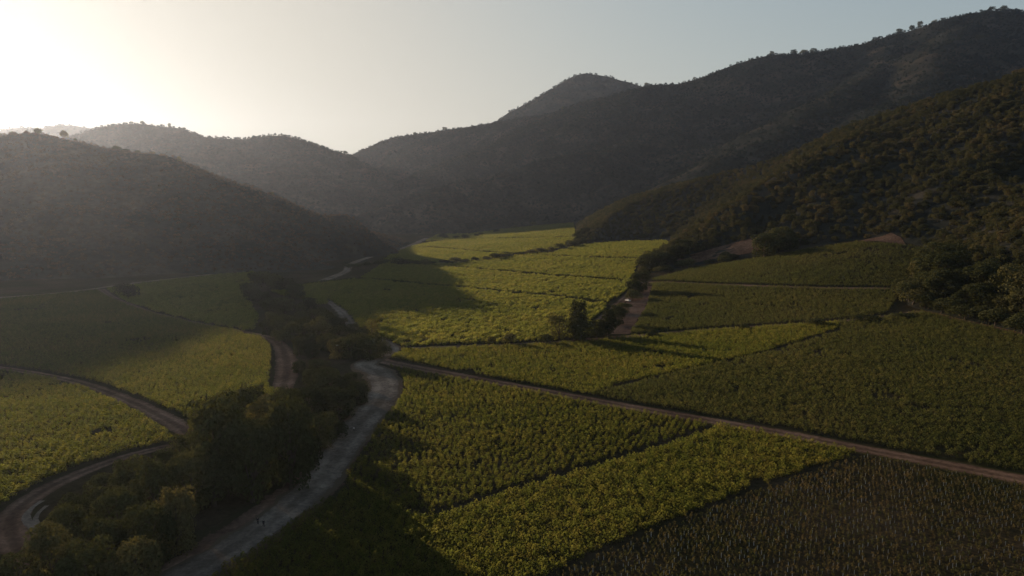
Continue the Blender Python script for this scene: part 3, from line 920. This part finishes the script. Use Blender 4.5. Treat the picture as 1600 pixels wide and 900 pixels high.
def protos(key, kind, n, leaves, leaf, mat, seed):
    L = []
    for i in range(n):
        (tv, tf), (cv, cf) = tree_shape(kind, seed + i, leaves, leaf)
        t = mesh_obj('trunk', tv, tf, [M['bark']], link=False, smooth=True)
        c = mesh_obj('crown', cv, cf, [M[mat]], link=False)
        L.append((t.data, c.data))
    PROTO[key] = L


protos('round', 'round', 6, 3600, .027, 'tree', 500)
protos('tall', 'tall', 3, 2600, .025, 'tree', 520)
protos('shrub', 'shrub', 4, 1700, .038, 'tree', 540)
protos('column', 'column', 2, 4500, .016, 'tree', 560)
protos('pale', 'round', 2, 1500, .028, 'tree_pale', 580)
protos('airy', 'round', 2, 2800, .024, 'tree', 600)
WID = {'round': 0.86, 'tall': 0.50, 'shrub': 1.05, 'column': 0.36, 'pale': 0.86, 'airy': 0.86}    # crown width for height 1


def tree(name, label, cat, P, w, h, kind, group=None, v=None):
    v = random.randrange(99) if v is None else v
    tm, cm = PROTO[kind][v % len(PROTO[kind])]
    r = bpy.data.objects.new(name, None); COL.objects.link(r)
    r.empty_display_size = 1.0
    r.location = (P[0], P[1], P[2] - 0.15)
    s = w / WID[kind]
    r.scale = (s, s, h); r.rotation_euler = (0, 0, random.uniform(0, 6.28))
    for n, me in (('trunk', tm), ('crown', cm)):
        o = bpy.data.objects.new(n, me); COL.objects.link(o); o.parent = r
    return tag(r, label, cat, group)


def px_tree(name, label, cat, px, base, wpx, hpx, kind, group=None, hills=True, v=None):
    P = at(px, base, hills)[0]
    m = math.hypot(P[0], P[1]) / math.hypot(FOC, px - 800) if False else P[1] / FOC
    return tree(name, label, cat, P, wpx * m, hpx * m * 1.02, kind, group, v)


# the cypress group on the lane
px_tree('cypress_tree', 'tall dark columnar cypress beside the lane, casting a long shadow', 'tree', 908, 533, 35, 62, 'column', v=0)
px_tree('cypress_tree', 'slimmer cypress top leaning out of the tall columnar cypress', 'tree', 898, 531, 24, 61, 'column', v=1)
px_tree('broadleaf_tree', 'airy rounded tree standing next to the tall cypress', 'tree', 873, 531, 34, 42, 'airy', v=0)
px_tree('shrub', 'low dark bush at the foot of the airy rounded tree', 'bush', 853, 537, 26, 17, 'shrub', v=1)
px_tree('broadleaf_tree', 'dark round tree just behind the tall cypress across the lane', 'tree', 932, 527, 26, 31, 'round', v=2)
px_tree('broadleaf_tree', 'upright dark tree at the mouth of the climbing dirt track', 'tree', 951, 527, 27, 46, 'tall', v=1)
px_tree('broadleaf_tree', 'smaller tree between the upright tree and the reddish strip', 'tree', 965, 509, 24, 34, 'round', v=3)
px_tree('broadleaf_tree', 'bushy tree halfway up the climbing dirt track', 'tree', 972, 491, 28, 20, 'round', v=1)
px_tree('broadleaf_tree', 'round bush in the row beside the reddish strip', 'tree', 988, 470, 28, 20, 'shrub', v=2)
px_tree('broadleaf_tree', 'dark tree at the fork of the climbing track', 'tree', 1000, 458, 28, 40, 'round', v=4)
px_tree('broadleaf_tree', 'lower tree in front of the fork tree', 'tree', 990, 461, 26, 26, 'round', v=0)
# bushes along the lanes
for px, base, w, h, lab in ((796, 538, 26, 20, 'round dark bush on the lane edge between the gravel road and cypress'),
                            (766, 539, 14, 16, 'small thin bush next to the round dark lane bush'),
                            (640, 549, 10, 8, 'little dark bush near the gravel road junction'),
                            (668, 549, 9, 7, 'tiny dark bush just along the lane from the junction bush'),
                            (1018, 526, 20, 11, 'low dark bush on the lane beyond the cypress group'),
                            (1162, 515, 18, 10, 'low dark bush midway along the upper lane'),
                            (1274, 508, 30, 14, 'wide low bush on the upper lane below the knoll block'),
                            (1339, 503, 20, 15, 'rounded bush on the upper lane near the woods'),
                            (1367, 501, 26, 9, 'flat spreading bush next to the rounded lane bush'),
                            (1415, 497, 34, 9, 'long low bush where the upper lane meets the woods'),
                            (200, 468, 40, 28, 'brown bushy tree on the bend of the hill foot road'),
                            (160, 768, 42, 34, 'small dark tree by the farm lane, apart from the wood')):
    px_tree('shrub' if 'bush' in lab else 'broadleaf_tree', lab, 'bush' if 'bush' in lab else 'tree', px, base, w, h, 'shrub', 'bushes along the lanes' if 'lane' in lab else None)
px_tree('broadleaf_tree', 'lone pale yellowish tree between the gravel road and the long block', 'tree', 581, 526, 28, 32, 'pale', v=0)

# the riverside wood, crown by crown: (across, foot, width, height, kind)
RIVER = [
 # near end
 (30, 935, 100, 75, 'round'), (85, 925, 100, 95, 'round'), (140, 950, 110, 95, 'round'), (215, 945, 110, 95, 'round'), (165, 895, 95, 80, 'round'),
 (105, 868, 85, 75, 'round'), (235, 890, 100, 85, 'round'), (185, 845, 95, 80, 'round'), (280, 868, 85, 85, 'round'), (245, 815, 95, 95, 'round'),
 (120, 830, 70, 58, 'shrub'), (150, 805, 80, 48, 'shrub'), (205, 790, 80, 60, 'round'), (300, 800, 95, 105, 'round'), (335, 790, 80, 90, 'tall'),
 (300, 752, 70, 70, 'round'), (345, 765, 135, 140, 'round'), (395, 785, 100, 120, 'round'), (455, 765, 105, 130, 'round'), (420, 735, 90, 115, 'tall'),
 (480, 735, 60, 70, 'round'), (262, 745, 55, 48, 'shrub'), (340, 700, 75, 65, 'round'), (390, 690, 80, 70, 'round'),
 # along the bend
 (445, 690, 80, 80, 'round'), (500, 700, 75, 75, 'round'), (525, 685, 48, 52, 'tall'), (480, 660, 90, 85, 'round'),
 (530, 655, 80, 70, 'round'), (560, 632, 52, 50, 'round'), (515, 622, 80, 62, 'round'), (548, 604, 34, 36, 'round'),
 (487, 602, 44, 40, 'round'), (512, 600, 46, 38, 'round'), (468, 583, 34, 34, 'round'), (497, 580, 50, 34, 'round'),
 # the upper clump
 (488, 560, 30, 26, 'round'), (467, 556, 26, 28, 'round'), (483, 545, 28, 26, 'round'), (499, 549, 12, 22, 'tall'), (530, 560, 44, 34, 'round'),
 (552, 562, 50, 40, 'round'), (580, 562, 54, 38, 'round'), (600, 558, 26, 24, 'shrub'), (515, 548, 36, 26, 'round'), (440, 538, 32, 20, 'shrub'),
 (457, 534, 36, 34, 'round'), (436, 527, 28, 30, 'round'), (418, 524, 26, 28, 'round'), (475, 530, 30, 30, 'round'), (498, 533, 50, 36, 'round'),
 (530, 533, 36, 28, 'round'), (452, 514, 34, 24, 'round'), (424, 512, 24, 24, 'round'), (436, 510, 22, 26, 'round'), (488, 511, 32, 26, 'round'),
 (512, 513, 36, 28, 'round'), (529, 519, 32, 26, 'round'), (472, 508, 24, 24, 'round'), (566, 533, 26, 24, 'round'), (553, 522, 22, 20, 'round'), (486, 490, 28, 24, 'airy'), (470, 492, 22, 18, 'round'), (505, 498, 26, 18, 'shrub'),
]
ORD = ['first', 'second', 'third', 'fourth', 'fifth', 'sixth', 'seventh', 'eighth', 'ninth', 'tenth', 'eleventh', 'twelfth', 'thirteenth', 'fourteenth', 'fifteenth',
       'sixteenth', 'seventeenth', 'eighteenth', 'nineteenth', 'twentieth', 'twenty-first', 'twenty-second', 'twenty-third', 'twenty-fourth', 'twenty-fifth', 'twenty-sixth']
RIVER = [(a, b, w * (.80 if i < 24 else .74 if i < 36 else .86), h * (1.2 if i < 25 else 0.70 if i < 36 else 1.05) * random.uniform(.85, 1.2), k) for i, (a, b, w, h, k) in enumerate(RIVER)]
zones = ([t for t in RIVER[:24]], [t for t in RIVER[24:36]], [t for t in RIVER[36:]])
for zi, zl in enumerate(zones):
    zl = sorted(zl, key=lambda t: -t[1])
    where = ('near end of the riverside wood', 'road bend stretch of the riverside wood', 'upper clump of the riverside wood')[zi]
    med = sorted(t[0] for t in zl)[len(zl) // 2]
    cnt = {}
    for (px, base, w, h, kind) in zl:
        side = 'lane side' if px < med else 'road side'
        i = cnt.get(side, 0); cnt[side] = i + 1
        look = {'round': 'dark broad-crowned tree', 'tall': 'dark upright tree', 'shrub': 'low dark bush', 'airy': 'thin pale-topped tree'}[kind]
        px_tree('shrub' if kind == 'shrub' else 'broadleaf_tree', f'{look}, {ORD[i]} on the {side}, {where}', 'bush' if kind == 'shrub' else 'tree',
                px, base, w, h, kind, 'trees of the riverside wood', hills=False)

# low leafy bands added to draw the thin dark lines between the upper blocks
def hedge(label, pts, h, w):
    a = np.array(pts, float)
    P = spline(at(a[:, 0], a[:, 1])[:, :2], 20)
    sl = np.concatenate([[0], np.cumsum(np.hypot(*np.diff(P, axis=0).T))])

    def smp(n, r):
        q = r.uniform(0, sl[-1], n)
        x, y = np.interp(q, sl, P[:, 0]), np.interp(q, sl, P[:, 1])
        k = 0.75 + 0.35 * fbm(q / 6, q * 0, 8, 3)
        th = r.uniform(0, math.pi, n)
        N = np.stack([np.cos(th) * .6, np.cos(th) * .8, np.sin(th)], -1)
        off = np.cos(th) * w / 2 * k * r.uniform(.7, 1, n)
        return np.stack([x + off * .5, y + off * .85, ground(x, y) + np.sin(th) * h * k * r.uniform(.6, 1, n) + .1], -1), N
    V, F = leaf_cloud(int(sl[-1] * 30), .36, smp, 5, 0.0, .4)
    tag(mesh_obj('hedge', V, F, [M['tree']]), label, 'hedge', 'dark leafy lines between the upper vineyard strips')


hedge('long dark leafy line between the long block and second strip', [(455, 448), (560, 437), (680, 447), (760, 454), (880, 466), (945, 474)], 2.6, 2.6)
hedge('dark leafy line between the second and third strips', [(610, 412), (700, 417), (780, 424), (850, 430), (970, 439)], 2.6, 2.6)
hedge('short dark leafy line between the fourth and fifth strips', [(650, 386.5), (700, 389), (800, 397)], 3.0, 3.0)
hedge('dark leafy line under the topmost strip', [(695, 376), (740, 373.5), (895, 371)], 3.2, 3.2)
hedge('dark leafy line under the narrow vineyard', [(855, 400), (900, 402), (1002, 405)], 2.6, 2.6)

# shadowed trees up the stream, the hedge between the strips, the clump under the slope
def run(pts, n, w, h, kind, name, lab, cat, group, jx=6, jy=3, hills=True):
    a = np.array(pts, float)
    s = np.linspace(0, len(a) - 1.001, n)
    for i, q in enumerate(s):
        k = int(q); p = a[k] + (a[k + 1] - a[k]) * (q - k)
        f = random.uniform(.7, 1.25)
        px_tree(name, lab.format(ORD[i]), cat, p[0] + random.uniform(-jx, jx), p[1] + random.uniform(-jy, jy), w * f, h * f * random.uniform(.8, 1.1), kind, group, hills)


run([(385, 462), (400, 476), (420, 484), (445, 488)], 9, 26, 22, 'round', 'broadleaf_tree', 'dim tree in the hill shadow, {} upstream row from the wood', 'tree', 'shaded trees by the stream')
run([(400, 440), (430, 452), (460, 462), (480, 476)], 9, 26, 20, 'round', 'broadleaf_tree', 'dim tree in the hill shadow, {} of the outer stream row', 'tree', 'shaded trees by the stream')
run([(540, 420), (600, 414), (640, 414)], 8, 22, 11, 'shrub', 'shrub', 'dark shaded bush by the pale track, {} up the valley', 'bush', 'shaded bushes by the track', 8, 2)
run([(650, 415), (690, 414), (720, 411), (770, 407), (800, 401), (850, 395), (890, 386)], 18, 17, 9, 'shrub', 'shrub', 'dark hedge bush between the vineyard strips, {} from the valley road', 'bush', 'hedge between the strips', 3, 1)
run([(1010, 425), (1030, 415), (1050, 405), (1075, 398)], 10, 30, 24, 'round', 'broadleaf_tree', 'dark tree of the clump above the fork, {} from the fork', 'tree', 'clump above the fork', 7, 5)
run([(1010, 430), (1040, 424), (1080, 416), (1130, 410), (1150, 404)], 9, 22, 13, 'shrub', 'shrub', 'low bush under the brown clearing, {} from the fork', 'bush', 'bushes under the clearing', 6, 2)
run([(690, 372), (720, 374), (760, 366), (830, 352)], 9, 12, 7, 'shrub', 'shrub', 'dark bush by the topmost strip, {} from the valley road', 'bush', 'bushes at the valley head', 5, 1)
run([(895, 388), (905, 380), (912, 368)], 7, 18, 13, 'round', 'broadleaf_tree', 'tree at the corner of the wooded slope, {} up the slope', 'tree', 'trees at the slope corner', 5, 2)
run([(1190, 402), (1205, 396), (1230, 390)], 4, 40, 34, 'round', 'broadleaf_tree', 'big dark tree behind the knoll vineyard, {} from the clearing', 'tree', 'trees behind the knoll', 5, 2)
run([(1440, 432), (1460, 425), (1455, 412), (1490, 420)], 6, 40, 36, 'round', 'broadleaf_tree', 'dark tree at the knoll vineyard end, {} toward the woods', 'tree', 'trees at the knoll end', 5, 3)
run([(1415, 462), (1430, 474), (1460, 486), (1500, 496), (1545, 505), (1600, 520)], 15, 40, 30, 'shrub', 'shrub', 'rounded dark bush along the wood edge, {} beside the reddish lane', 'bush', 'bushes along the wood edge', 6, 3)
run([(1440, 455), (1480, 465), (1530, 478), (1590, 492)], 12, 46, 40, 'round', 'broadleaf_tree', 'dark tree in the wood edge second rank, {} from the knoll', 'tree', 'second rank of the wood edge', 8, 4)
run([(1470, 440), (1520, 452), (1560, 458), (1600, 470)], 10, 52, 46, 'round', 'broadleaf_tree', 'dark tree in the wood edge third rank, {} from the knoll', 'tree', 'third rank of the wood edge', 8, 4)

# trees standing up along the skylines
for key, spots, look in (('mountain', [(1206, 10), (1240, 12), (1255, 14), (1270, 11), (1085, 10), (1010, 8), (1405, 12), (1425, 14), (1437, 16), (1460, 10), (1548, 16), (1568, 20), (880, 9), (695, 9), (648, 9)], 'lone tree on the mountain skyline'),
                         ('brown hill', [(20, 14), (60, 16), (100, 22), (118, 14), (182, 20), (196, 14), (215, 12), (240, 10), (280, 12), (60, 10), (425, 14), (438, 12)], 'tree silhouetted on the brown hill crest'),
                         ('far left hill', [(206, 9), (222, 8), (265, 10), (288, 9), (350, 7), (372, 7), (540, 9), (500, 6), (440, 6)], 'small tree on the hazy skyline hill')):
    P = HILLS[key].R[0][0]
    ppx, ppy, pd = project(P)
    for i, (px, hpx) in enumerate(sorted(spots)):
        x = np.interp(px, ppx, P[:, 0]); y = np.interp(px, ppx, P[:, 1])
        z = float(hill_z(key, np.array([x]), np.array([y]))[0])
        m = y / FOC
        tree('broadleaf_tree', f'{look}, {ORD[i]} counting away from the sun glow', 'tree', (x, y, z), hpx * m * random.uniform(.4, .9), hpx * random.uniform(.4, .75) * m, random.choice(('round', 'tall', 'shrub')), look.replace('lone tree', 'trees').replace('small tree', 'small trees').replace('tree silhouetted', 'trees silhouetted'))

# ------------------------------------------------------------------ people on the gravel road, the parked car
M['skin'] = plain('skin', (0.30, 0.19, 0.14), 0.6)
M['dark_cloth'] = plain('dark_cloth', (0.018, 0.018, 0.022), 0.9, 0.1)
M['pale_cloth'] = plain('pale_cloth', (0.45, 0.42, 0.38), 0.9, 0.1)
M['hair'] = plain('hair', (0.02, 0.014, 0.010), 0.6)
M['car_paint'] = plain('white_car_paint', (0.70, 0.70, 0.69), 0.3, 0.5)
M['glass'] = plain('dark_glass', (0.015, 0.018, 0.02), 0.1, 0.5)
M['rubber'] = plain('tyre_rubber', (0.02, 0.02, 0.02), 0.9, 0.1)
M['metal'] = plain('rim_metal', (0.35, 0.35, 0.36), 0.4, 0.5)


def skinned(name, nodes, edges, mat, parent, sub=1):
    """one continuous skin grown over a jointed skeleton: nodes {key: (x, y, z, rx, ry)}"""
    keys = list(nodes)
    me = bpy.data.meshes.new(name)
    me.from_pydata([nodes[k][:3] for k in keys], [(keys.index(a), keys.index(b)) for a, b in edges], [])
    o = bpy.data.objects.new(name, me); COL.objects.link(o)
    o.modifiers.new('skin', 'SKIN')
    if not me.skin_vertices: me.skin_vertices.new()
    sv = me.skin_vertices[0].data
    for i, k in enumerate(keys): sv[i].radius = nodes[k][3:5]
    sv[0].use_root = True
    sb = o.modifiers.new('smooth', 'SUBSURF'); sb.levels = sub; sb.render_levels = sub
    bpy.context.view_layer.update()
    ev = o.evaluated_get(bpy.context.evaluated_depsgraph_get())
    m2 = bpy.data.meshes.new_from_object(ev)
    o.modifiers.clear(); o.data = m2
    m2.materials.clear(); m2.materials.append(mat)
    o.parent = parent
    return o


def person(label, P, turn, top, legs, h=1.72, stride=0.16):
    r = bpy.data.objects.new('person', None); COL.objects.link(r)
    r.location = P; r.rotation_euler = (0, 0, turn); r.scale = (h / 1.72,) * 3
    tag(r, label, 'person', 'people on the gravel road')
    N = {'pelvis': (0, 0, .95, .15, .11), 'waist': (0, 0, 1.10, .13, .10), 'chest': (0, 0, 1.30, .16, .11), 'neck': (0, 0, 1.46, .055, .055), 'jaw': (0, .02, 1.55, .065, .075),
         'skull': (0, 0, 1.64, .075, .09)}
    E = [('pelvis', 'waist'), ('waist', 'chest'), ('chest', 'neck'), ('neck', 'jaw'), ('jaw', 'skull')]
    for s_, f in ((-1, 1), (1, -1)):
        a = 'l' if s_ < 0 else 'r'
        N |= {a + 'hip': (.09 * s_, 0, .88, .085, .085), a + 'knee': (.095 * s_, stride * .6 * f, .48, .055, .06), a + 'ankle': (.095 * s_, stride * f - .02, .08, .038, .042), a + 'toe': (.105 * s_, stride * f + .15, .035, .035, .025),
              a + 'sho': (.18 * s_, 0, 1.40, .06, .06), a + 'elb': (.23 * s_, -.06 * f, 1.13, .042, .042), a + 'wri': (.23 * s_, -.12 * f + .05, .90, .028, .026), a + 'palm': (.23 * s_, -.12 * f + .07, .82, .034, .018)}
        E += [('pelvis', a + 'hip'), (a + 'hip', a + 'knee'), (a + 'knee', a + 'ankle'), (a + 'ankle', a + 'toe'), ('chest', a + 'sho'), (a + 'sho', a + 'elb'), (a + 'elb', a + 'wri'), (a + 'wri', a + 'palm')]
        for k in range(4):
            y = -.12 * f + .07 + (k - 1.5) * .019
            N[f'{a}f{k}'] = (.23 * s_, y, .82 - (.085, .095, .09, .07)[k], .008, .008); E.append((a + 'palm', f'{a}f{k}'))
        N[a + 'thumb'] = (.23 * s_ - .02 * s_, -.12 * f + .125, .80, .009, .009); E.append((a + 'wri', a + 'thumb'))
    skinned('body', N, E, M['skin'], r)
    big = lambda k, e: (*N[k][:3], N[k][3] + e, N[k][4] + e)
    J = {k: big(k, .02) for k in ('waist', 'chest', 'lsho', 'lelb', 'rsho', 'relb', 'lwri', 'rwri', 'pelvis')}
    skinned('jacket', J, [('waist', 'chest'), ('pelvis', 'waist'), ('chest', 'lsho'), ('lsho', 'lelb'), ('lelb', 'lwri'), ('chest', 'rsho'), ('rsho', 'relb'), ('relb', 'rwri')], M[top], r)
    T = {k: big(k, .018) for k in ('pelvis', 'lhip', 'rhip', 'lknee', 'rknee', 'lankle', 'rankle')}
    skinned('trousers', T, [('pelvis', 'lhip'), ('pelvis', 'rhip'), ('lhip', 'lknee'), ('lknee', 'lankle'), ('rhip', 'rknee'), ('rknee', 'rankle')], M[legs], r)
    Hh = {'a': (0, -.045, 1.60, .06, .05), 'b': (0, -.02, 1.69, .078, .075), 'c': (0, .04, 1.72, .06, .05)}
    skinned('hair', Hh, [('a', 'b'), ('b', 'c')], M['hair'], r)
    return r


for px, py, turn, top, legs, lab in ((403, 820, 0.5, 'dark_cloth', 'dark_cloth', 'person in dark clothes on the shaded gravel road, closer to the trees'),
                                     (412, 824, 0.7, 'dark_cloth', 'dark_cloth', 'person in dark clothes on the shaded gravel road, closer to the vines'),
                                     (553, 675, 2.6, 'pale_cloth', 'dark_cloth', 'person in a pale top on the sunlit stretch of gravel road')):
    P = at(px, py)[0]; P[2] += 0.07
    person(lab, P, turn, top, legs)


def car(P, turn):
    r = bpy.data.objects.new('parked_car', None); COL.objects.link(r)
    r.location = P; r.rotation_euler = (0, 0, turn)
    tag(r, 'small white parked car half hidden by bushes beside the reddish strip', 'car')
    prof = [(-2.1, .42), (-2.15, .72), (-2.0, .95), (-1.75, 1.02), (-1.35, 1.45), (-.2, 1.50), (.35, 1.42), (1.0, 1.0), (1.85, .88), (2.1, .70), (2.12, .42)]
    V, F = [], []
    ys = (-.82, -.74, .74, .82)
    for j, y in enumerate(ys):
        for x, z in prof:
            inset = max(0, z - 1.0) * .28
            yy = y - math.copysign(inset, y)
            e = .05 if j in (0, 3) else 0
            V.append((x * (1 - e * .5), yy, z - (e * .8 if z > .5 else -e)))
    n = len(prof)
    for j in range(3):
        for i in range(n): F.append((j * n + i, j * n + (i + 1) % n, (j + 1) * n + (i + 1) % n, (j + 1) * n + i))
    F += [tuple(range(n - 1, -1, -1)), tuple(range(3 * n, 4 * n))]
    b = mesh_obj('body', V, F, [M['car_paint']], r)
    def quad(name, q): mesh_obj(name, q, [(0, 1, 2, 3)], [M['glass']], r)
    quad('windscreen', [(.42, -.58, 1.395), (.42, .58, 1.395), (.98, .66, 1.035), (.98, -.66, 1.035)])
    quad('rear_window', [(-1.72, -.66, 1.075), (-1.72, .66, 1.075), (-1.39, .58, 1.425), (-1.39, -.58, 1.425)])
    for sd in (-1, 1):
        quad('side_window', [(-1.5, sd * .815, 1.05), (.75, sd * .815, 1.05), (.3, sd * .735, 1.36), (-1.25, sd * .735, 1.38)])
        hl = tube([(2.05, sd * .58, .70), (2.16, sd * .58, .70)], [.11, .09], 8); mesh_obj('headlight', hl[0], hl[1] + [tuple(range(8, 16))], [M['metal']], r)
        for x in (-1.3, 1.35):
            w = mesh_obj('wheel', *tube([(x, sd * .66, .32), (x, sd * .70, .32), (x, sd * .84, .32), (x, sd * .87, .32)], [.24, .32, .32, .24], 14), [M['rubber']], r)
            rm = tube([(x, sd * .80, .32), (x, sd * .875, .32), (x, sd * .885, .32)], [.22, .2, .05], 12); mesh_obj('rim', rm[0], rm[1], [M['metal']], w)
    return r


P = at(981, 471)[0]; P[2] += 0.09
car(P, 2.1)

# ------------------------------------------------------------------ haze
V = [(x, y, z) for x in (-6200, 6200) for y in (-1000, 6200) for z in (-8, 800)]
F = [(0, 1, 3, 2), (4, 6, 7, 5), (0, 4, 5, 1), (2, 3, 7, 6), (0, 2, 6, 4), (1, 5, 7, 3)]
m, t, out = mat_new('haze_air')
pv = node(t, 'ShaderNodeVolumePrincipled')
pv.inputs['Color'].default_value = (*HAZE_COLOR, 1)
pv.inputs['Density'].default_value = HAZE_DENSITY
pv.inputs['Anisotropy'].default_value = HAZE_ANISO
pv.inputs['Density Attribute'].default_value = ''
pv.inputs['Temperature Attribute'].default_value = ''
t.links.new(pv.outputs[0], out.inputs['Volume'])
m.cycles.homogeneous_volume = True
hz = mesh_obj('haze', V, F, [m])
tag(hz, 'thin evening haze filling the whole valley', None, kind='stuff')
